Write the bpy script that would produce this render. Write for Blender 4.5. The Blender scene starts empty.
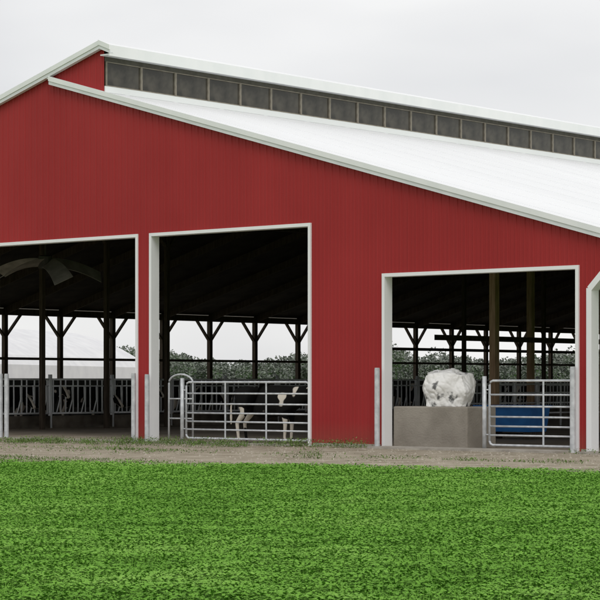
import bpy, bmesh, math, random
import numpy as np
from mathutils import Vector, Matrix, noise
random.seed(7); rng=np.random.default_rng(11)
scene=bpy.context.scene
COL=scene.collection
R=math.radians

# ------------------------------------------------------------------ materials
def mat(name,c1,c2=None,scale=4.0,rough=0.7,metal=0.0,bump=0.0,bscale=None,stretch=(1,1,1),spec=0.3,detail=6,lo=0.35,hi=0.65):
    m=bpy.data.materials.new(name); m.use_nodes=True
    nt=m.node_tree; b=nt.nodes['Principled BSDF']
    b.inputs['Roughness'].default_value=rough; b.inputs['Metallic'].default_value=metal
    b.inputs['Specular IOR Level'].default_value=spec
    tc=nt.nodes.new('ShaderNodeTexCoord'); mp=nt.nodes.new('ShaderNodeMapping')
    mp.inputs['Scale'].default_value=stretch
    nt.links.new(tc.outputs['Object'],mp.inputs['Vector'])
    n=nt.nodes.new('ShaderNodeTexNoise'); n.inputs['Scale'].default_value=scale; n.inputs['Detail'].default_value=detail
    nt.links.new(mp.outputs[0],n.inputs['Vector'])
    r=nt.nodes.new('ShaderNodeValToRGB'); r.color_ramp.elements[0].position=lo; r.color_ramp.elements[1].position=hi
    r.color_ramp.elements[0].color=(*c1,1); r.color_ramp.elements[1].color=(*(c2 or c1),1)
    nt.links.new(n.outputs['Fac'],r.inputs[0]); nt.links.new(r.outputs[0],b.inputs['Base Color'])
    if bump>0:
        n2=nt.nodes.new('ShaderNodeTexNoise'); n2.inputs['Scale'].default_value=bscale or scale*6; n2.inputs['Detail'].default_value=5
        nt.links.new(mp.outputs[0],n2.inputs['Vector'])
        bp=nt.nodes.new('ShaderNodeBump'); bp.inputs['Strength'].default_value=bump; bp.inputs['Distance'].default_value=0.03
        nt.links.new(n2.outputs['Fac'],bp.inputs['Height']); nt.links.new(bp.outputs[0],b.inputs['Normal'])
    return m

M_red=mat('red_painted_steel',(0.325,0.022,0.023),(0.37,0.028,0.029),scale=0.5,rough=0.5,bump=0.06,bscale=0.9,stretch=(1.0,1,0.6),spec=0.25,detail=3)
nt=M_red.node_tree; b=nt.nodes['Principled BSDF']
src=b.inputs['Base Color'].links[0].from_socket
tc=nt.nodes.new('ShaderNodeTexCoord'); sx=nt.nodes.new('ShaderNodeSeparateXYZ'); nt.links.new(tc.outputs['Object'],sx.inputs[0])
mr=nt.nodes.new('ShaderNodeMapRange'); mr.inputs[1].default_value=0.0; mr.inputs[2].default_value=0.6; mr.inputs[3].default_value=0.35; mr.inputs[4].default_value=0.0
nt.links.new(sx.outputs[2],mr.inputs[0])
mx=nt.nodes.new('ShaderNodeMixRGB'); mx.inputs[2].default_value=(0.22,0.11,0.07,1)
nt.links.new(mr.outputs[0],mx.inputs[0]); nt.links.new(src,mx.inputs[1]); nt.links.new(mx.outputs[0],b.inputs['Base Color'])

M_trim=mat('white_trim',(0.85,0.86,0.87),(0.90,0.90,0.91),scale=2,rough=0.45,stretch=(1,1,0.4))
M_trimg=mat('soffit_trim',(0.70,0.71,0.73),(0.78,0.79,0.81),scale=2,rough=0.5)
M_roof=mat('white_steel_roof',(0.85,0.86,0.87),(0.89,0.90,0.91),scale=0.35,rough=0.5,stretch=(0.15,1,0.15))
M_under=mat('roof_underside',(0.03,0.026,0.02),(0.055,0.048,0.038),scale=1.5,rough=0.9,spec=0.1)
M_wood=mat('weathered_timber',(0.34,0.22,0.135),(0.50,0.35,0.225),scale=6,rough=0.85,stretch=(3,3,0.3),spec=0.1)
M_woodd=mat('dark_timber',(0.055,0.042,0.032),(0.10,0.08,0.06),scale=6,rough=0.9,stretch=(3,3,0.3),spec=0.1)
M_galv=mat('galvanised_steel',(0.50,0.52,0.54),(0.70,0.72,0.74),scale=8,rough=0.4,metal=0.2)
M_stall=mat('brightened_stall_steel',(0.80,0.82,0.84),(0.88,0.90,0.91),scale=3,rough=0.5,metal=0.0)  # galvanised colour made paler to offset the low light indoors
M_galvd=mat('dimmed_fan_steel',(0.15,0.14,0.12),(0.24,0.225,0.195),scale=3,rough=0.7,metal=0.0)  # steel colour darkened so the fan looks dim under the roof
M_conc=mat('stained_concrete',(0.25,0.225,0.19),(0.34,0.31,0.265),scale=1.6,rough=0.9,bump=0.4,bscale=22,spec=0.12)
M_concl=mat('pale_concrete',(0.34,0.31,0.27),(0.44,0.41,0.36),scale=3,rough=0.9,bump=0.4,bscale=20,spec=0.15)
M_curb=mat('dirty_curb_concrete',(0.10,0.085,0.065),(0.17,0.145,0.115),scale=3,rough=0.9)
M_floor=mat('barn_floor_concrete',(0.30,0.25,0.19),(0.44,0.38,0.30),scale=0.7,rough=0.85,bump=0.3,bscale=8)
M_pane=mat('dark_window_pane',(0.030,0.027,0.022),(0.085,0.075,0.060),scale=2.6,rough=0.3,spec=0.45,detail=3)
M_mull=mat('brown_window_frame',(0.22,0.19,0.155),(0.30,0.265,0.22),scale=5,rough=0.7)
M_net=mat('window_header',(0.08,0.072,0.06),(0.11,0.10,0.085),scale=5,rough=0.7)
M_curt=mat('side_curtain',(0.05,0.055,0.052),(0.08,0.085,0.08),scale=2,rough=0.8)
M_blue=mat('blue_plastic',(0.02,0.15,0.46),(0.03,0.21,0.58),scale=3,rough=0.4)
M_fabric=mat('white_cover_fabric',(0.70,0.70,0.72),(0.78,0.78,0.79),scale=1,rough=0.6)
M_black=mat('black_fan_metal',(0.03,0.028,0.026),(0.06,0.055,0.05),scale=4,rough=0.6)
M_bag=mat('woven_white_bag',(0.14,0.14,0.14),(0.86,0.85,0.83),scale=3.6,rough=0.5,bump=0.8,bscale=6,lo=0.33,hi=0.40,detail=4)
M_stone=mat('gravel_stone',(0.28,0.245,0.19),(0.46,0.42,0.35),scale=3,rough=0.9)

# cow coat
M_cow=bpy.data.materials.new('holstein_coat'); M_cow.use_nodes=True
nt=M_cow.node_tree; b=nt.nodes['Principled BSDF']; b.inputs['Roughness'].default_value=0.85; b.inputs['Specular IOR Level'].default_value=0.08
def math_(op,a,b_,c=None):
    n=nt.nodes.new('ShaderNodeMath'); n.operation=op
    for i,v in enumerate((a,b_,c)):
        if v is None: continue
        if isinstance(v,(int,float)): n.inputs[i].default_value=v
        else: nt.links.new(v,n.inputs[i])
    return n.outputs[0]
def mrange(v,a,b_,c,d):
    n=nt.nodes.new('ShaderNodeMapRange')
    for i,x in zip((1,2,3,4),(a,b_,c,d)): n.inputs[i].default_value=x
    nt.links.new(v,n.inputs[0]); return n.outputs[0]
tc=nt.nodes.new('ShaderNodeTexCoord'); oi=nt.nodes.new('ShaderNodeObjectInfo')
va=nt.nodes.new('ShaderNodeVectorMath'); va.operation='MULTIPLY_ADD'
nt.links.new(oi.outputs['Random'],va.inputs[0]); va.inputs[1].default_value=(30,17,9); nt.links.new(tc.outputs['Object'],va.inputs[2])
n=nt.nodes.new('ShaderNodeTexNoise'); n.inputs['Scale'].default_value=1.5; n.inputs['Detail'].default_value=2
nt.links.new(va.outputs[0],n.inputs['Vector'])
sx=nt.nodes.new('ShaderNodeSeparateXYZ'); nt.links.new(tc.outputs['Object'],sx.inputs[0])
near=mrange(sx.outputs[1],-0.04,0.04,1.0,0.0)
legs=math_('MULTIPLY',mrange(sx.outputs[2],0.45,0.66,0.32,0.0),near)
hind=math_('MULTIPLY',mrange(sx.outputs[0],-0.66,-0.54,0.35,0.0),math_('MULTIPLY',mrange(sx.outputs[2],0.85,0.95,1.0,0.0),near))
yab=math_('ABSOLUTE',sx.outputs[1],0)
face=math_('MULTIPLY',mrange(sx.outputs[0],1.28,1.34,0.0,0.4),mrange(yab,0.05,0.07,1.0,0.0))
tot=math_('ADD',math_('ADD',math_('ADD',n.outputs['Fac'],-0.05),legs),math_('ADD',hind,face))
r=nt.nodes.new('ShaderNodeValToRGB'); r.color_ramp.elements[0].position=0.54; r.color_ramp.elements[1].position=0.56
r.color_ramp.elements[0].color=(0.010,0.0095,0.009,1); r.color_ramp.elements[1].color=(0.74,0.68,0.59,1)
nt.links.new(tot,r.inputs[0]); nt.links.new(r.outputs[0],b.inputs['Base Color'])

def leafmat(name,dark,mid,light,patch=0.6,amp=0.9):
    m=bpy.data.materials.new(name); m.use_nodes=True; nt=m.node_tree; b=nt.nodes['Principled BSDF']
    b.inputs['Roughness'].default_value=0.8; b.inputs['Specular IOR Level'].default_value=0.06
    at=nt.nodes.new('ShaderNodeAttribute'); at.attribute_name='tint'
    tc=nt.nodes.new('ShaderNodeTexCoord'); n=nt.nodes.new('ShaderNodeTexNoise'); n.inputs['Scale'].default_value=patch; n.inputs['Detail'].default_value=4
    nt.links.new(tc.outputs['Object'],n.inputs['Vector'])
    mm=nt.nodes.new('ShaderNodeMath'); mm.operation='MULTIPLY_ADD'; nt.links.new(n.outputs['Fac'],mm.inputs[0]); mm.inputs[1].default_value=amp; mm.inputs[2].default_value=-amp/2
    aa=nt.nodes.new('ShaderNodeMath'); nt.links.new(at.outputs['Fac'],aa.inputs[0]); nt.links.new(mm.outputs[0],aa.inputs[1])
    r=nt.nodes.new('ShaderNodeValToRGB'); e=r.color_ramp.elements; e[0].position=0.05; e[0].color=(*dark,1); e[1].position=0.95; e[1].color=(*light,1)
    k=e.new(0.5); k.color=(*mid,1)
    nt.links.new(aa.outputs[0],r.inputs[0]); nt.links.new(r.outputs[0],b.inputs['Base Color'])
    return m
M_leaf=leafmat('clover_leaf',(0.120,0.275,0.036),(0.168,0.360,0.052),(0.235,0.430,0.085),patch=0.5,amp=1.8)
M_weed=leafmat('weed_leaf',(0.07,0.12,0.03),(0.12,0.20,0.05),(0.19,0.26,0.09))
M_tree=leafmat('hazed_far_foliage',(0.18,0.20,0.175),(0.205,0.225,0.192),(0.235,0.25,0.215),patch=0.05)  # distance haze mixed into the leaf colours
M_ground=mat('field_ground',(0.11,0.26,0.034),(0.14,0.32,0.045),scale=1.2,rough=0.95,bump=0.3,bscale=12,spec=0.05)
M_gravel=mat('gravel_track_surface',(0.25,0.215,0.16),(0.42,0.375,0.295),scale=1.5,rough=0.95,bump=0.7,bscale=26,spec=0.08,detail=14,lo=0.3,hi=0.68)
M_bounce=mat('bounce_sheet_surface',(0.27,0.25,0.21),(0.36,0.33,0.28),scale=0.3,rough=0.95,spec=0.08)  # less saturated than the field, for the added bounce sheet

# ------------------------------------------------------------------ mesh builder
class MB:
    def __init__(s): s.v=[]; s.f=[]; s.mi=[]
    def quadbox(s,c,mi=0):
        i=len(s.v); s.v+= [tuple(p) for p in c]
        for f in ((0,3,2,1),(4,5,6,7),(0,1,5,4),(1,2,6,5),(2,3,7,6),(3,0,4,7)):
            s.f.append(tuple(i+k for k in f)); s.mi.append(mi)
    def box(s,x0,x1,y0,y1,z0,z1,mi=0):
        s.quadbox([(x0,y0,z0),(x1,y0,z0),(x1,y1,z0),(x0,y1,z0),(x0,y0,z1),(x1,y0,z1),(x1,y1,z1),(x0,y1,z1)],mi)
    def beam(s,p0,p1,w,h,up=(0,0,1),mi=0):
        p0=Vector(p0);p1=Vector(p1); d=(p1-p0).normalized(); up=Vector(up)
        sd=d.cross(up).normalized()*w/2; u=sd.cross(d).normalized()*h/2
        s.quadbox([p0-sd-u,p1-sd-u,p1+sd-u,p0+sd-u,p0-sd+u,p1-sd+u,p1+sd+u,p0+sd+u],mi)
    def tube(s,pts,r,n=8,mi=0):
        pts=[Vector(p) for p in pts]; rings=[]
        for k,p in enumerate(pts):
            a=pts[max(k-1,0)]; c=pts[min(k+1,len(pts)-1)]; d=(c-a).normalized()
            ref=Vector((0,0,1)) if abs(d.z)<0.9 else Vector((1,0,0))
            x=d.cross(ref).normalized(); y=d.cross(x)
            i=len(s.v); s.v+=[tuple(p+x*r*math.cos(t*2*math.pi/n)+y*r*math.sin(t*2*math.pi/n)) for t in range(n)]; rings.append(i)
        for a,c in zip(rings,rings[1:]):
            for t in range(n):
                s.f.append((a+t,a+(t+1)%n,c+(t+1)%n,c+t)); s.mi.append(mi)
        s.f.append(tuple(rings[0]+t for t in range(n))); s.mi.append(mi)
        s.f.append(tuple(rings[-1]+t for t in reversed(range(n)))); s.mi.append(mi)
    def poly(s,c,mi=0):
        i=len(s.v); s.v+=[tuple(p) for p in c]; s.f.append(tuple(range(i,i+len(c)))); s.mi.append(mi)
    def obj(s,name,mats,parent=None,loc=(0,0,0),rot=0,smooth=False,fix=True):
        me=bpy.data.meshes.new(name); me.from_pydata(s.v,[],s.f)
        mats=mats if isinstance(mats,(list,tuple)) else [mats]
        for m in mats: me.materials.append(m)
        me.polygons.foreach_set('material_index',s.mi)
        if fix:
            bm=bmesh.new(); bm.from_mesh(me); bmesh.ops.recalc_face_normals(bm,faces=bm.faces); bm.to_mesh(me); bm.free()
        if smooth: me.polygons.foreach_set('use_smooth',[True]*len(me.polygons))
        o=bpy.data.objects.new(name,me); COL.objects.link(o); o.location=loc; o.rotation_euler=(0,0,rot)
        if parent: o.parent=parent
        return o
def thing(o,label,cat,group=None):
    o['label']=label; o['category']=cat
    if group: o['group']=group
    return o
def empty(name,loc=(0,0,0),rot=0):
    o=bpy.data.objects.new(name,None); COL.objects.link(o); o.location=loc; o.rotation_euler=(0,0,rot); o.empty_display_size=0.5; return o
def copy_thing(o,loc,rot=None):
    c=o.copy(); COL.objects.link(c); c.location=loc
    if rot is not None: c.rotation_euler=(0,0,rot)
    for ch in o.children:
        k=ch.copy(); k.parent=c; COL.objects.link(k)
    return c

# ------------------------------------------------------------------ the barn
P=0.282; LEN=60.0; UL=-28.0; UR=12.0; PK=-7.02
def topL(u): return 10.36+P*(u-PK)
def topR(u): return 9.64-P*(u+9.06)
def short(u): return 10.36-0.40*(u-PK)
barn=empty('dairy_barn')
thing(barn,'long red steel dairy barn with white roof and open bays','barn')

def gable(name,y,openings,proud):
    cuts=set(); n=int((UR-UL)/0.2286)
    ribs=[UL+0.2286*i+0.1 for i in range(n)]
    for u in ribs: cuts.add(round(u-0.1,4))
    cuts|={UL,UR,-7.0,PK}
    for (a,c,z,ch) in openings:
        cuts|={a,c}
        if ch: cuts|={a+ch}
    cuts=sorted(cuts)
    def zb(u):
        for (a,c,z,ch) in openings:
            if a<u<c:
                if ch and u<a+ch: return z-ch*(1-(u-a)/ch)
                return z
        return 0.03
    def zt(u): return min(topL(u),short(u))-0.1 if u<-7.0 else topR(u)-0.08
    mb=MB(); e=1e-4
    for a,c in zip(cuts,cuts[1:]):
        if c-a<1e-3: continue
        mb.poly([(a,y,zb(a+e)),(c,y,zb(c-e)),(c,y,zt(c-e)),(a,y,zt(a+e))])
    for j,(u,h0,w1,w2) in enumerate([(u,0.016,0.028,0.013) for u in ribs]+[(u+0.1143,0.006,0.022,0.010) for u in ribs]):
        if u+0.03>UR: continue
        z0=max(zb(u-0.03),zb(u+0.03)); h=h0*proud
        z1=min(zt(u-0.03),zt(u+0.03))-0.01
        mb.poly([(u-w1,y,z0),(u-w1,y,z1),(u-w2,y+h,z1),(u-w2,y+h,z0)])
        mb.poly([(u-w2,y+h,z0),(u-w2,y+h,z1),(u+w2,y+h,z1),(u+w2,y+h,z0)])
        mb.poly([(u+w2,y+h,z0),(u+w2,y+h,z1),(u+w1,y,z1),(u+w1,y,z0)])
    return mb.obj(name,M_red,barn,fix=False)
OPEN=[(-25.5,-20.3,3.97,0),(-17.2,-11.9,5.25,0),(-11.36,-5.79,5.25,0),(-5.26,0.0,5.25,0),(2.28,7.53,3.97,0),(7.90,10.0,3.98,0.45)]
w=gable('gable_wall',0.0,OPEN,-1); w['label']='red ribbed steel gable wall with drive-through openings'
gable('end_wall',LEN,[(-11.1,-5.79,5.25,0),(2.28,7.53,3.97,0)],1)
for (a,c,z,ch) in OPEN:
    mb=MB(); w=0.06; y0,y1=-0.05,0.24
    if not ch:
        mb.box(a-w,a+0.02,y0,y1,0.0,z+w); mb.box(c-0.02,c+w,y0,y1,0.0,z+w)
        mb.box(a+0.02,c-0.02,y0,y1,z-0.02,z+w)
    else:
        w=0.11
        mb.box(a-w,a+0.02,y0,y1,0.0,z-ch); mb.box(c-0.02,c+w-0.02,y0,y1,0.0,z)
        mb.beam((a-0.04,(y0+y1)/2,z-ch-0.02),(a+ch,(y0+y1)/2,z+0.03),y1-y0-0.004,0.13,up=(0,0,1))
        mb.box(a+ch,c-0.02,y0,y1,z-0.02,z+0.07)
    mb.obj('door_frame',M_trim,barn)
mb=MB(); mb.box(UR-0.02,UR+0.12,-0.06,0.12,0,topR(UR)-0.15); mb.obj('corner_trim',M_trim,barn)
mb=MB(); mb.box(UL-0.12,UL+0.02,-0.06,0.12,0,topL(UL)-0.15); mb.obj('corner_trim',M_trim,barn)
prev=UL
for (a,c,z,ch) in OPEN+[(UR,UR,0,0)]:
    x0=prev+(0.12 if prev!=UL else 0.03); x1=a-0.12
    if x1-x0>0.05:
        mb=MB(); mb.box(x0,x1,-0.035,0.15,0,0.08); mb.obj('footing',M_concl,barn)
    prev=c

# roofs
yf=-0.14; yb=LEN+0.2
def slab(pa,pb,th,y0=yf,y1=yb):
    mb=MB(); (ua,za),(ub,zb_)=pa,pb
    mb.quadbox([(ua,y0,za-th),(ub,y0,zb_-th),(ub,y1,zb_-th),(ua,y1,za-th),(ua,y0,za),(ub,y0,zb_),(ub,y1,zb_),(ua,y1,za)])
    return mb
def roofslab(ua,ub,top,seams=True):
    mb=slab((ua,top(ua)),(ub,top(ub)),0.05)
    if seams:
        y=0.8
        while y<LEN:
            mb.beam((ua+0.02,y,top(ua+0.02)+0.002),(ub-0.02,y,top(ub-0.02)+0.002),0.09,0.012)
            y+=1.83
    return mb
o=roofslab(-9.15,UR+0.3,topR).obj('roof',M_roof,barn); o['label']='bright white ribbed steel roof slope'
roofslab(UL-0.3,PK,topL).obj('roof',M_roof,barn)
roofslab(PK+0.002,-6.68,short,False).obj('clerestory_cap',M_roof,barn)
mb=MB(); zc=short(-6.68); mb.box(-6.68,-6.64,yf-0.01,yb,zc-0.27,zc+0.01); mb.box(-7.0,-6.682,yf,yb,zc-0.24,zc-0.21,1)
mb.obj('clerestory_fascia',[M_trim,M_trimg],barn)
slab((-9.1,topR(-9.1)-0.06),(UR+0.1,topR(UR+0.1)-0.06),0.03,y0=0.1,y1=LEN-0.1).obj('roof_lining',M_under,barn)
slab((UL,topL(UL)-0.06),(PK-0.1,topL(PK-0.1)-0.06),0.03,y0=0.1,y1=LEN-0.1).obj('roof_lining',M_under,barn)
def rake(ua,ub,top,h=0.19,name='rake_trim',over=0.0):
    mb=MB()
    def q(y0,y1,o0,o1,mi):
        mb.quadbox([(ua,y0,top(ua)-o1),(ub,y0,top(ub)-o1),(ub,y1,top(ub)-o1),(ua,y1,top(ua)-o1),(ua,y0,top(ua)-o0),(ub,y0,top(ub)-o0),(ub,y1,top(ub)-o0),(ua,y1,top(ua)-o0)],mi)
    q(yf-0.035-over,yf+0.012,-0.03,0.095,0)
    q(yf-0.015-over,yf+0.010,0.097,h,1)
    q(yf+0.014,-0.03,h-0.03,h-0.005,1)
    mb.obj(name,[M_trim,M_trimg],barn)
rake(-8.95,UR+0.3,topR); rake(UL-0.3,PK,topL); rake(PK-0.03,-6.635,short,0.19,over=0.004)
mb=MB(); mb.box(-7.02,-6.98,0.02,LEN,topR(-7.0),9.22); mb.obj('clerestory_flashing',M_roof,barn)
mb=MB(); mb.box(-7.03,-6.99,0.02,LEN,9.86,10.02); mb.obj('clerestory_header',M_net,barn)
bw=1.30; mb=MB()
mb.box(-7.05,-7.01,0.0,bw,9.22,9.86,0)
mb.box(-7.01,-6.97,0.0,0.035,9.22,9.86,1); mb.box(-7.01,-6.97,bw-0.035,bw,9.22,9.86,1)
mb.box(-7.01,-6.975,0.035,bw-0.035,9.22,9.245,1); mb.box(-7.01,-6.975,0.035,bw-0.035,9.84,9.86,1)
win=mb.obj('window',[M_pane,M_mull],barn,loc=(0,0.05,0))
for i in range(1,46):
    k=win.copy(); COL.objects.link(k); k.location=(0,0.05+bw*i,0)

def sidepost(name,h,z0=0.0,brace=True,w=0.17,mm=M_woodd,dirs=(1,-1),parent=barn,loc=(0,0,0)):
    mb=MB(); mb.box(-w/2,w/2,-w/2,w/2,z0,h)
    if brace:
        for s in dirs: mb.beam((0,s*0.05,h-0.95),(0,s*0.85,h-0.05),0.06,0.14,up=(1,0,0))
    return mb.obj(name,mm,parent,loc=loc)
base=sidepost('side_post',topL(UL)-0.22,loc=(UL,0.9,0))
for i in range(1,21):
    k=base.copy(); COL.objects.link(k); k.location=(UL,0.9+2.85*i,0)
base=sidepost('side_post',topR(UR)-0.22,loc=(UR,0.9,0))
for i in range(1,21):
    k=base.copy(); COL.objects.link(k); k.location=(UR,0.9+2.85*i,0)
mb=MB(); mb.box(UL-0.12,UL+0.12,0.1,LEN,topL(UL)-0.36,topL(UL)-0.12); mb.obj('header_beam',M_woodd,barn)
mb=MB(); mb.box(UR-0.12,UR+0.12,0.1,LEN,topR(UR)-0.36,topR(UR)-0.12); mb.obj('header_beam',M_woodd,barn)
mb=MB(); mb.box(UL-0.05,UL+0.02,0.1,LEN,0,1.55); mb.tube([(UL-0.06,0.1,1.6),(UL-0.06,LEN,1.6)],0.08); mb.obj('side_curtain',M_curt,barn)
mb=MB(); mb.box(UL+0.09,UL+0.13,0.1,LEN,2.38,2.48); mb.obj('side_rail',M_woodd,barn)
mb=MB(); mb.box(UL+0.09,UL+0.13,33.6,LEN,3.02,3.16); mb.obj('side_rail',M_woodd,barn)
mb=MB(); mb.box(UR-0.02,UR+0.05,0.1,LEN,0,0.5); mb.obj('side_curtain',M_curt,barn)
def ipost(u,v,h,w=0.2,m=M_wood):
    mb=MB(); mb.box(-w/2,w/2,-w/2,w/2,0,h)
    for s in (1,-1): mb.beam((0,s*0.05,h-0.9),(0,s*0.8,h-0.05),0.06,0.14,up=(1,0,0))
    return mb.obj('interior_post',m,barn,loc=(u,v,0))
b1=ipost(-1.85,10.2,topR(-1.85)-0.4)
for v in (15.9,21.6,27.3,33,38.7,44.4,50.1,55.8):
    k=b1.copy(); COL.objects.link(k); k.location=(-1.85,v,0)
b2=ipost(-9.0,11.1,topR(-9.0)-0.4)
for v in (22.5,28.2,33.9,39.6,45.3,51,56.7):
    k=b2.copy(); COL.objects.link(k); k.location=(-9.0,v,0)
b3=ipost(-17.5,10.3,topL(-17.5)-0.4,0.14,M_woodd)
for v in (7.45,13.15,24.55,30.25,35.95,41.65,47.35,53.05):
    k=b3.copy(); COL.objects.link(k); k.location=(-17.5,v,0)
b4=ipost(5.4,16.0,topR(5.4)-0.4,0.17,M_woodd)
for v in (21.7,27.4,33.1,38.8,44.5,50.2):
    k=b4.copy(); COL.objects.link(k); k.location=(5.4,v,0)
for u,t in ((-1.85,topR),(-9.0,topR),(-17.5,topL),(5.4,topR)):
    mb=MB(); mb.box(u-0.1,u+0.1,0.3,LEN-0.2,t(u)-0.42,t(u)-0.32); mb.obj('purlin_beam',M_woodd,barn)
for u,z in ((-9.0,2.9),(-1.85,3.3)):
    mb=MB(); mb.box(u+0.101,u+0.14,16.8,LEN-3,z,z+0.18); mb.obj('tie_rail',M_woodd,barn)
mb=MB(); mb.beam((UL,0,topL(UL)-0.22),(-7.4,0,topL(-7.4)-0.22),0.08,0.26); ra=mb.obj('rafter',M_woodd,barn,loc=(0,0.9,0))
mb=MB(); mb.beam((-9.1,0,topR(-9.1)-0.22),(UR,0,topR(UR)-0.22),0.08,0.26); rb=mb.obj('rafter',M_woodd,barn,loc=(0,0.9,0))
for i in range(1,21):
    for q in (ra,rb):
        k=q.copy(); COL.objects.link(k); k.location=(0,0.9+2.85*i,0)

# ------------------------------------------------------------------ setting
def sheet(name,pts,z,m,kind='structure'):
    mb=MB(); mb.poly([(x,y,z) for x,y in pts]); o=mb.obj(name,m,fix=False); o['kind']=kind; return o
sheet('ground',[(-2500,-2500),(2500,-2500),(2500,2500),(-2500,2500)],0,M_ground)
sheet('tan_bounce_sheet',[(-95,0),(UL-0.2,0),(UL-0.2,110),(-95,110)],0.005,M_bounce)  # added ground sheet, keeps green bounce light off the white shelter
E0=-12.6
def edge_y(u): return E0+0.32*(u-2.06)
pts=[]; N=220
for i in range(N+1):
    u=-28+63*i/N
    pts.append((u,edge_y(u)+0.6*noise.noise(Vector((u*0.35,0,0)))+0.35*noise.noise(Vector((u*1.7,3,0)))))
sheet('gravel_track',pts+[(35,-0.001),(-28,-0.001)],0.005,M_gravel)
sheet('barn_floor',[(UL+0.05,0.0),(UR-0.1,0.0),(UR-0.1,LEN),(UL+0.05,LEN)],0.012,M_floor)
mb=MB(); mb.box(-5.2,-0.05,-0.55,0.02,0,0.035); mb.box(2.35,7.45,-0.75,0.02,0,0.05); mb.box(8,9.9,-0.75,0.02,0,0.05); mb.box(-11.2,-5.85,-0.5,0.02,0,0.035)
o=mb.obj('pavement',M_concl); o['kind']='structure'

def quadcloud(name,cen,ax,bx,tint,m,kind='stuff'):
    n=len(cen); v=np.empty((n,4,3)); v[:,0]=cen-ax; v[:,1]=cen-bx; v[:,2]=cen+ax; v[:,3]=cen+bx
    me=bpy.data.meshes.new(name); me.vertices.add(4*n); me.vertices.foreach_set('co',v.reshape(-1).astype(np.float32))
    me.loops.add(4*n); me.loops.foreach_set('vertex_index',np.arange(4*n,dtype=np.int32))
    me.polygons.add(n); me.polygons.foreach_set('loop_start',np.arange(0,4*n,4,dtype=np.int32)); me.polygons.foreach_set('loop_total',np.full(n,4,dtype=np.int32))
    me.update(calc_edges=True)
    a=me.attributes.new('tint','FLOAT','FACE'); a.data.foreach_set('value',tint.astype(np.float32))
    me.materials.append(m); o=bpy.data.objects.new(name,me); COL.objects.link(o); o['kind']=kind; return o
def orient(n,ln,wd,tiltmax,tiltmin=0,roll=0.5):
    yaw=rng.uniform(0,2*np.pi,n); ti=rng.uniform(tiltmin,tiltmax,n); ro=rng.uniform(-roll,roll,n)
    a=np.stack([np.cos(yaw)*np.cos(ti),np.sin(yaw)*np.cos(ti),np.sin(ti)],1)*ln[:,None]/2
    s=np.stack([-np.sin(yaw)*np.cos(ro),np.cos(yaw)*np.cos(ro),np.sin(ro)],1)*wd[:,None]/2
    return a,s
CX,CY=32.32,-38.16
vw=np.array([-0.6498,0.7601]); rt=np.array([0.7601,0.6498])
N=640000
t=rng.uniform(12,42,N); k=rng.uniform(-0.21,0.21,N)
xy=np.stack([CX+t*(vw[0]+k*rt[0]),CY+t*(vw[1]+k*rt[1])],1)
ed=E0+0.32*(xy[:,0]-2.06)+0.7*np.sin(xy[:,0]*1.3)*np.sin(xy[:,0]*0.47+1)+rng.normal(0,0.4,N)
keep=xy[:,1]<ed; xy=xy[keep]; t=t[keep]; n=len(xy)
hump=np.zeros(n)
for _ in range(16):
    ang=rng.uniform(0,6.28); fr=rng.uniform(1.5,11.0); ph=rng.uniform(0,6.28)
    hump+=np.sin(fr*(xy[:,0]*np.cos(ang)+xy[:,1]*np.sin(ang))+ph)/16**0.5
hump=np.clip(0.5+0.4*hump,0,1)
z=0.012+0.045*rng.uniform(0,1,n)**0.8+0.06*hump
ln=rng.uniform(0.022,0.042,n)*(1+0.006*(t-14)); wd=ln*rng.uniform(0.65,0.95,n)
a,s=orient(n,ln,wd,0.6,-0.3,0.4)
tint=np.clip(rng.normal(0.43,0.09,n)+(hump-0.5)*0.25,0,1)
quadcloud('grass',np.column_stack([xy,z]),a,s,tint,M_leaf)
N=60000; t=rng.uniform(12,42,N); k=rng.uniform(-0.21,0.21,N)
xy=np.stack([CX+t*(vw[0]+k*rt[0]),CY+t*(vw[1]+k*rt[1])],1)
keep=xy[:,1]<E0+0.3+0.32*(xy[:,0]-2.06)+rng.normal(0,0.3,N); xy=xy[keep]; n=len(xy)
ln=rng.uniform(0.05,0.15,n); a,s=orient(n,ln,np.full(n,0.005),1.5,0.9)
quadcloud('grass_blades',np.column_stack([xy,ln*0.5]),a,s,np.clip(rng.normal(0.6,0.12,n),0,1),M_leaf)
cs=[]
def patch(u0,u1,y0,y1,cnt,hh,sp=0.2,per=34):
    for _ in range(cnt):
        cu,cy=random.uniform(u0,u1),random.uniform(y0,y1); h=hh*random.uniform(0.4,1.1)
        m=int(per*random.uniform(0.6,1.6))
        cs.append(np.column_stack([rng.normal(cu,sp*0.7,m),rng.normal(cy,sp*0.7,m),rng.uniform(0.005,h,m)]))
patch(-8.5,-0.5,-3.2,-0.8,150,0.14); patch(-5.5,0.4,-1.2,-0.4,90,0.19); patch(0,2.2,-0.9,-0.25,40,0.24)
patch(-12,-6,-3.4,-1.0,50,0.09); patch(-13,8,-7,-4,60,0.045,0.5,30)
patch(5.2,5.6,-6.6,-6.2,8,0.34,0.1)
patch(-10,14,-12.8,-9.6,420,0.06,0.35); patch(7.6,9,-0.9,-0.3,8,0.12); patch(-1.2,-0.2,-2.2,-1.7,9,0.33,0.13)
patch(-3,0.5,-5.6,-4.6,20,0.08,0.3); patch(7,11,-5.5,-5,14,0.07,0.3)
p=np.concatenate(cs); n=len(p)
ln=rng.uniform(0.025,0.07,n); a,s=orient(n,ln,ln*rng.uniform(0.2,0.5,n),1.3,-0.2)
quadcloud('weeds',p,a,s,np.clip(rng.normal(0.5,0.22,n),0,1),M_weed)
mb=MB()
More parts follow.
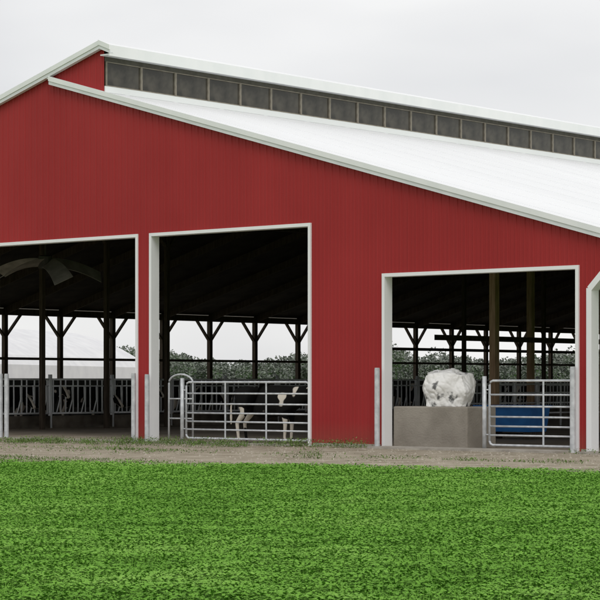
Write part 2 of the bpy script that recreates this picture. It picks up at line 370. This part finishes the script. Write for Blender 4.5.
for _ in range(3600):
    u=random.uniform(-12,13); y=random.uniform(edge_y(u)+0.2,-0.3); r=random.choice((random.uniform(0.010,0.028),random.uniform(0.012,0.045)))
    q=[Vector((random.uniform(.6,1)*r*math.cos(a_),random.uniform(.6,1)*r*math.sin(a_),0)) for a_ in (0,1.3,2.5,3.8,5)]
    i=len(mb.v); mb.v+=[(u+v_.x,y+v_.y,0.004) for v_ in q]+[(u+random.uniform(-.2,.2)*r,y,0.006+r*0.7)]
    for j in range(5): mb.f.append((i+j,i+(j+1)%5,i+5)); mb.mi.append(0)
o=mb.obj('gravel',M_stone,fix=False); o['kind']='stuff'

# distant wood
cs=[]
for i in range(620):
    d=random.uniform(330,380); kk=random.uniform(-0.5,0.36)
    c=np.array([CX+d*(vw[0]+kk*rt[0]),CY+d*(vw[1]+kk*rt[1])])
    H=(5.3+2.0*noise.noise(Vector((kk*16,0,0)))+random.uniform(-0.4,0.4))*d/260; W=random.uniform(3,6)
    for j in range(6):
        cc=np.array([c[0]+random.uniform(-W,W)*.8,c[1]+random.uniform(-W,W)*.8,H*random.uniform(0.12,0.76)]); rr=H*random.uniform(0.16,0.26)
        m=130; dv=rng.normal(0,1,(m,3)); dv/=np.linalg.norm(dv,axis=1)[:,None]
        cs.append(cc+dv*rr*rng.uniform(0.75,1.0,m)[:,None])
p=np.concatenate(cs); n=len(p); ln=rng.uniform(0.3,0.6,n); a,s=orient(n,ln,ln*0.9,1.4,-1.4)
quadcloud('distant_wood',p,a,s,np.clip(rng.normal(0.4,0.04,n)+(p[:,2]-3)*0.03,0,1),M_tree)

# low white shelter beyond the barn
hs=empty('hoop_barn',(-71.5,51.5,0),R(28)); thing(hs,'low white fabric covered shelter standing beyond the open side','shelter')
mb=MB(); Lh=34; Wd=6.0
ring=[(Wd,0),(Wd,2.6),(Wd*0.92,3.2),(Wd*0.7,3.95),(Wd*0.4,4.65),(Wd*0.12,5.1),(-Wd*0.12,5.1),(-Wd*0.4,4.65),(-Wd*0.7,3.95),(-Wd*0.92,3.2),(-Wd,2.6),(-Wd,0)]
for i in range(len(ring)-1):
    (x0,z0),(x1,z1)=ring[i],ring[i+1]
    for j in range(8):
        y0,y1=-Lh/2+Lh*j/8,-Lh/2+Lh*(j+1)/8
        mb.poly([(x0,y0,z0),(x1,y0,z1),(x1,y1,z1),(x0,y1,z0)])
mb.obj('cover',M_fabric,hs)
mb=MB()
for yy in (-Lh/2+0.1,Lh/2-0.1): mb.poly([(x,yy,z) for x,z in ring])
mb.obj('end_wall',M_fabric,hs,fix=False)
mb=MB(); mb.box(-Wd-.05,-Wd-.01,-Lh/2,Lh/2,0,0.85); mb.box(Wd+.01,Wd+.05,-Lh/2,Lh/2,0,0.85); mb.obj('base_wall',M_woodd,hs)

# ------------------------------------------------------------------ gates
def gate(W,H,bars,uprights,loc,rot,label,post=True,group='farm gates in the barn openings'):
    e=empty('farm_gate',loc,rot); thing(e,label,'gate',group)
    mb=MB(); r=0.024; rr=0.09; z0=0.12
    loop=[(0,0,z0+rr)]+[(0,0,H-rr),(rr*0.3,0,H-rr*0.3),(rr,0,H),(W-rr,0,H),(W-rr*0.3,0,H-rr*0.3),(W,0,H-rr),(W,0,z0+rr),(W-rr*.3,0,z0+rr*.3),(W-rr,0,z0),(rr,0,z0),(rr*.3,0,z0+rr*.3),(0,0,z0+rr)]
    mb.tube(loop,r*1.15); mb.obj('frame',M_galv,e,smooth=True)
    mb=MB()
    for b_ in bars: mb.tube([(0.01,0,b_),(W-0.01,0,b_)],r*0.9)
    mb.obj('rails',M_galv,e,smooth=True)
    mb=MB()
    for u_ in uprights: mb.box(u_-0.022,u_+0.022,-0.03,-0.022,z0,H)
    mb.obj('braces',M_galv,e)
    if post:
        mb=MB(); mb.tube([(-0.14,0,0),(-0.14,0,H+0.1),],0.05,10); mb.tube([(-0.14,0,0.35),(0,0,0.35)],0.015); mb.tube([(-0.14,0,H-0.2),(0,0,H-0.2)],0.015)
        mb.obj('gate_post',M_galv,e,smooth=True)
    return e
b6=[0.34,0.54,0.75,0.98,1.24]
gate(4.05,1.52,b6,[1.35,2.7],(-4.15,0.1,0),0,'wide galvanised tube gate closed across the middle bay')
gate(2.3,1.55,b6,[1.45],(5.16,0.1,0),0,'short galvanised tube gate closing part of the low bay')
e=MB(); arc=[(0,0,0),(0,0,1.5)]+[(0.42-0.42*math.cos(R(q)),0,1.5+0.22*math.sin(R(q))) for q in range(15,180,15)]+[(0.84,0,1.5),(0.84,0,0)]
e.tube(arc,0.026); e.tube([(0,0,0.6),(0.84,0,0.6)],0.02); e.tube([(0,0,1.1),(0.84,0,1.1)],0.02)
o=e.obj('pipe_hoop',M_galv,loc=(-5.0,0.35,0),smooth=True); thing(o,'curved galvanised pipe hoop beside the bay frame','barrier')
def guard(loc,h,label):
    mb=MB(); r=0.062; mb.tube([(0,0,0),(0,0,h-0.03)],r,12); mb.tube([(0,0,h-0.029),(0,0,h-0.01),(0,0,h)],r*0.93,12)
    o=mb.obj('guard_post',M_galv,loc=loc,smooth=False); return thing(o,label,'post','guard posts along the barn wall')
guard((-5.70,-0.22,0),1.75,'pale steel guard post on the gravel by the narrow pier')
guard((-5.22,-0.22,0),1.72,'pale steel guard post on the gravel by the narrow pier')
guard((2.22,-0.22,0),1.85,'pale steel guard post in front of the red wall')
guard((7.52,-0.16,0),1.85,'pale steel guard post beside the short gate')
guard((-10.62,-0.15,0),1.75,'pale steel guard post at the wide bay')
guard((-10.86,-0.15,0),1.75,'pale steel guard post at the wide bay')

# feed barrier sections: posts, rails, straight bars and narrow self-locking loops
mb=MB(); L=2.80
for q in (0,L): mb.tube([(0,q,0),(0,q,1.78)],0.05)
mb.tube([(0,0,1.62),(0,L,1.62)],0.032); mb.tube([(0,0,1.40),(0,L,1.40)],0.026); mb.tube([(0,0,0.5),(0,L,0.5)],0.032)
mb.box(-0.08,0.08,0.05,L-0.05,0,0.42,1)
for i in range(5):
    y=0.28+i*0.56
    mb.tube([(0,y-0.17,0.5),(0,y-0.17,1.60)],0.024); mb.tube([(0,y+0.17,0.5),(0,y+0.17,1.60)],0.024)
    mb.tube([(0.03,y-0.05,0.5),(0.03,y+0.10,0.95),(0.03,y+0.09,1.42)],0.022)
hl=mb.obj('feed_barrier',[M_stall,M_curb],loc=(-19,3.5,0),smooth=True); thing(hl,'galvanised headlock feed barrier section on a low curb','barrier','feed barrier sections inside the barn')
for i in range(1,15): copy_thing(hl,(-19,3.5+2.85*i,0))
# pipe fence panels in the middle of the barn
mb=MB(); L=2.75
for q in (0,L/2,L): mb.tube([(0,q,0),(0,q,1.5)],0.035)
for z_ in (0.45,0.8,1.15,1.45): mb.tube([(0,0,z_),(0,L,z_)],0.028)
pf=mb.obj('pipe_fence',M_stall,loc=(-8.8,17.0,0.012),smooth=True); thing(pf,'galvanised pipe fence panel between the timber posts','fence','pipe fence panels inside the barn')
for i in range(1,10): copy_thing(pf,(-8.8,17.0+2.85*i,0.012))

# ------------------------------------------------------------------ cattle
def cowmesh(name,headz):
    V=[];E=[];Rr=[]
    def a(p,r,par=None):
        V.append(p); Rr.append(r if isinstance(r,tuple) else (r,r))
        if par is not None: E.append((par,len(V)-1))
        return len(V)-1
    mid=a((-0.15,0,1.04),(0.38,0.44))
    hip=a((-0.62,0,1.14),(0.30,0.33),mid); rump=a((-0.92,0,1.24),(0.21,0.19),hip)
    ch=a((0.35,0,1.04),(0.31,0.41),mid); sh=a((0.66,0,1.14),(0.24,0.32),ch)
    dz=headz
    nk=a((0.98,0,1.22+dz*0.4),(0.14,0.21),sh); pl=a((1.24,0,1.36+dz),(0.11,0.14),nk)
    fc=a((1.42,0,1.24+dz),(0.10,0.12),pl); mz=a((1.62,0,1.06+dz),(0.075,0.075),fc); a((1.68,0,1.01+dz),(0.07,0.06),mz)
    for s in (1,-1):
        e1=a((1.24,s*0.15,1.40+dz),0.03,pl); e2=a((1.20,s*0.25,1.40+dz),(0.06,0.02),e1); a((1.18,s*0.33,1.37+dz),0.015,e2)
        f=a((0.48,s*0.16,0.80),0.11,ch); k=a((0.50,s*0.17,0.46),0.052,f); ft=a((0.48,s*0.17,0.14),0.034,k); a((0.52,s*0.17,0.03),0.05,ft)
        h=a((-0.70,s*0.18,0.92),0.14,hip); st=a((-0.64,s*0.2,0.76),0.095,h); hk=a((-0.86,s*0.19,0.5),0.05,st); hf=a((-0.82,s*0.19,0.14),0.035,hk); a((-0.78,s*0.19,0.03),0.05,hf)
    a((-0.38,0,0.70),(0.14,0.12),mid)
    t1=a((-1.06,0,1.27),0.03,rump); t2=a((-1.14,0,0.9),0.02,t1); t3=a((-1.14,0,0.6),0.032,t2); a((-1.14,0,0.45),0.012,t3)
    me=bpy.data.meshes.new(name); me.from_pydata(V,E,[]); o=bpy.data.objects.new(name,me); COL.objects.link(o)
    sk=o.modifiers.new('s','SKIN')
    for i,r in enumerate(Rr): me.skin_vertices[0].data[i].radius=r
    me.skin_vertices[0].data[0].use_root=True
    su=o.modifiers.new('u','SUBSURF'); su.levels=2
    dg=bpy.context.evaluated_depsgraph_get(); ev=o.evaluated_get(dg); m2=bpy.data.meshes.new_from_object(ev)
    bpy.data.objects.remove(o); m2.materials.append(M_cow)
    m2.polygons.foreach_set('use_smooth',[True]*len(m2.polygons)); return m2
cm1=cowmesh('cow_body',-0.02); cm2=cowmesh('cow_feeding_body',-0.35)
def cow(me,loc,ang,label):
    o=bpy.data.objects.new('cow',me); COL.objects.link(o); o.location=loc; o.rotation_euler=(0,0,ang); thing(o,label,'cow','dairy cows in the barn'); return o
cow(cm1,(-1.98,0.85,0.012),R(12),'black dairy cow with pale legs standing just behind the gate')
for i,(u,v,an) in enumerate(((-20.4,6.8,0),(-20.5,8.4,0),(-20.4,10.0,0),(-20.3,12.0,0),(-20.5,14.2,0),(-20.4,17.5,0),(-20.5,23.5,0),(-20.3,26,0),(-20.4,31,0),(-20.4,38,0))):
    cow(cm2 if i%2 else cm1,(u,v,0.012),R(an+random.uniform(-8,8)),'black and white dairy cow standing at the feed barrier')

# ------------------------------------------------------------------ objects in the low bay
mb=MB(); mb.box(2.305,4.42,0.27,1.4,0.0,0.96); o=mb.obj('concrete_bunker',M_conc)
bv=o.modifiers.new('b','BEVEL'); bv.width=0.03; bv.segments=2
thing(o,'plain grey tan concrete bunk wall beneath the white bag','concrete block')
bm=bmesh.new(); bmesh.ops.create_cube(bm,size=1.0); bmesh.ops.subdivide_edges(bm,edges=bm.edges[:],cuts=44,use_grid_fill=True)
for v in bm.verts:
    c=v.co.copy(); sph=c.normalized()*0.60
    c=c.lerp(sph,0.58); zf=c.z+0.45
    c.x*=1.28
    cre=abs(noise.noise(Vector((c.x*4.0+c.z*2,c.y*4.0,c.z*2.2-c.x*1.5))))
    cre2=abs(noise.noise(Vector((c.x*8,c.y*8+3,c.z*5))))
    nn=noise.noise(c*2.3+Vector((3,0,1)))*0.13-0.075*max(0,0.35-cre*2.2)-0.035*max(0,0.5-cre2*2.4)+0.06*max(0,0.25-zf)
    c+=Vector((c.x,c.y,c.z*0.6)).normalized()*nn
    if c.z<-0.42: c.z=-0.42
    v.co=c*0.86
me=bpy.data.meshes.new('bag'); bm.to_mesh(me); bm.free(); me.materials.append(M_bag); me.polygons.foreach_set('use_smooth',[True]*len(me.polygons))
bag=empty('bulk_bag',(3.45,0.86,0.96)); thing(bag,'crumpled white bulk feed bag with dark marks on the concrete','bag')
o=bpy.data.objects.new('sack',me); COL.objects.link(o); o.parent=bag; o.location=(0,0,0.361); o.rotation_euler=(0,0,R(20))
for sx_,sy_ in ((-.28,-.22),(.24,-.22)):
    mb=MB()
    mb.tube([(sx_,sy_,0.62),(sx_*0.95,sy_*0.8,0.82),(sx_*0.7,sy_*0.6,0.84),(sx_*0.5,sy_*0.5,0.68)],0.018,6)
    mb.obj('lifting_strap',M_fabric,bag,smooth=True)
tr=empty('water_trough',(0.3,8.0,0.012)); thing(tr,'blue plastic water trough on a low dark stand','trough')
mb=MB(); a0,b0,a1,b1,h=0.80,0.40,0.88,0.46,0.70; t_=0.05
def rect(a_,b_,z): return [(-a_,-b_,z+0.20),(a_,-b_,z+0.20),(a_,b_,z+0.20),(-a_,b_,z+0.20)]
rs=[rect(a0,b0,0),rect(a1,b1,h-0.08),rect(a1+0.05,b1+0.05,h-0.08),rect(a1+0.05,b1+0.05,h),rect(a1-t_,b1-t_,h),rect(a0-t_,b0-t_,0.08)]
for r_ in rs: mb.v+=r_
for k in range(5):
    for i in range(4): mb.f.append((k*4+i,k*4+(i+1)%4,(k+1)*4+(i+1)%4,(k+1)*4+i)); mb.mi.append(0)
mb.f.append((3,2,1,0)); mb.mi.append(0); mb.f.append((20,21,22,23)); mb.mi.append(0)
mb.obj('basin',M_blue,tr,fix=False)
mb=MB(); mb.box(-.74,-.6,-.38,.38,0,.196); mb.box(.6,.74,-.38,.38,0,.196); mb.box(-.6,.6,-.06,.06,0.06,.16); mb.obj('stand',M_woodd,tr)

# ceiling fan with broad drooping blades
fan=empty('ceiling_fan',(-12.4,2.9,4.95)); fan.rotation_euler=(R(6),R(4),R(20)); thing(fan,'wide dim ceiling fan with broad drooping blades','fan')
for k in range(5):
    mb=MB(); t0=k*2*math.pi/5+0.5; d=Vector((math.cos(t0),math.sin(t0),0)); p_=Vector((-math.sin(t0),math.cos(t0),0)); prev=None
    for j in range(11):
        f=j/10; rr=0.15+1.45*f; wd_=0.15+0.12*f; dz_=-0.40*f*f
        a_=d*rr-p_*wd_+Vector((0,0,dz_-0.12)); c_=d*rr+p_*wd_+Vector((0,0,dz_+0.12))
        up=Vector((0,0,0.012))
        cur=[a_,c_,c_+up,a_+up]
        if prev: mb.quadbox([prev[0],cur[0],cur[1],prev[1],prev[3],cur[3],cur[2],prev[2]])
        prev=cur
    mb.obj('blade',M_galvd,fan)
mb=MB(); mb.tube([(0,0,-.16),(0,0,-0.12),(0,0,.16),(0,0,0.2)],0.2,14); mb.obj('motor',M_black,fan)
mb=MB(); mb.tube([(0,0,.2),(0,0,3.6)],0.025,6); mb.obj('hanger',M_black,fan)

# ------------------------------------------------------------------ light, sky, camera
w=bpy.data.worlds.new('World'); scene.world=w; w.use_nodes=True; nt=w.node_tree
bg=nt.nodes['Background']; sky=nt.nodes.new('ShaderNodeTexSky'); sky.sky_type='NISHITA'; sky.sun_disc=False; sky.sun_elevation=R(48); sky.sun_rotation=R(135)
tc=nt.nodes.new('ShaderNodeTexCoord'); mp=nt.nodes.new('ShaderNodeMapping'); mp.inputs['Scale'].default_value=(1,1,3.2); nt.links.new(tc.outputs['Generated'],mp.inputs[0])
n=nt.nodes.new('ShaderNodeTexNoise'); n.inputs['Scale'].default_value=2.6; n.inputs['Detail'].default_value=4; n.inputs['Roughness'].default_value=0.45; nt.links.new(mp.outputs[0],n.inputs['Vector'])
dt=nt.nodes.new('ShaderNodeVectorMath'); dt.operation='DOT_PRODUCT'; dt.inputs[1].default_value=(0.7601,0.6498,0.25); nt.links.new(tc.outputs['Generated'],dt.inputs[0])
ma=nt.nodes.new('ShaderNodeMath'); ma.operation='MULTIPLY_ADD'; ma.inputs[1].default_value=0.6; nt.links.new(dt.outputs['Value'],ma.inputs[0]); nt.links.new(n.outputs['Fac'],ma.inputs[2])
r=nt.nodes.new('ShaderNodeValToRGB'); r.color_ramp.elements[0].position=0.36; r.color_ramp.elements[1].position=0.58
r.color_ramp.elements[0].color=(0.73,0.735,0.75,1); r.color_ramp.elements[1].color=(0.95,0.945,0.94,1); nt.links.new(ma.outputs[0],r.inputs[0])
sc=nt.nodes.new('ShaderNodeVectorMath'); sc.operation='SCALE'; sc.inputs['Scale'].default_value=10.0; nt.links.new(r.outputs[0],sc.inputs[0])
mx=nt.nodes.new('ShaderNodeMixRGB'); mx.inputs[0].default_value=0.94; nt.links.new(sky.outputs[0],mx.inputs[1]); nt.links.new(sc.outputs[0],mx.inputs[2])
nt.links.new(mx.outputs[0],bg.inputs['Color']); bg.inputs['Strength'].default_value=0.1
sd=bpy.data.lights.new('sun','SUN'); sd.energy=0.9; sd.angle=R(30); sd.color=(1,0.97,0.93)
so=bpy.data.objects.new('sun',sd); COL.objects.link(so)
dirv=Vector((0.5,-0.5,0.78)); so.rotation_euler=dirv.to_track_quat('Z','Y').to_euler(); so.location=(20,-20,30)
cd=bpy.data.cameras.new('camera'); cam=bpy.data.objects.new('camera',cd); COL.objects.link(cam)
cam.location=(CX,CY,1.5); cam.rotation_euler=(R(90),0,R(40.53)); cd.lens=126; cd.sensor_width=36; cd.shift_y=0.1383; cd.clip_end=6000; cd.clip_start=0.1
scene.camera=cam
scene.view_settings.view_transform='Standard'; scene.view_settings.look='None'; scene.view_settings.exposure=0
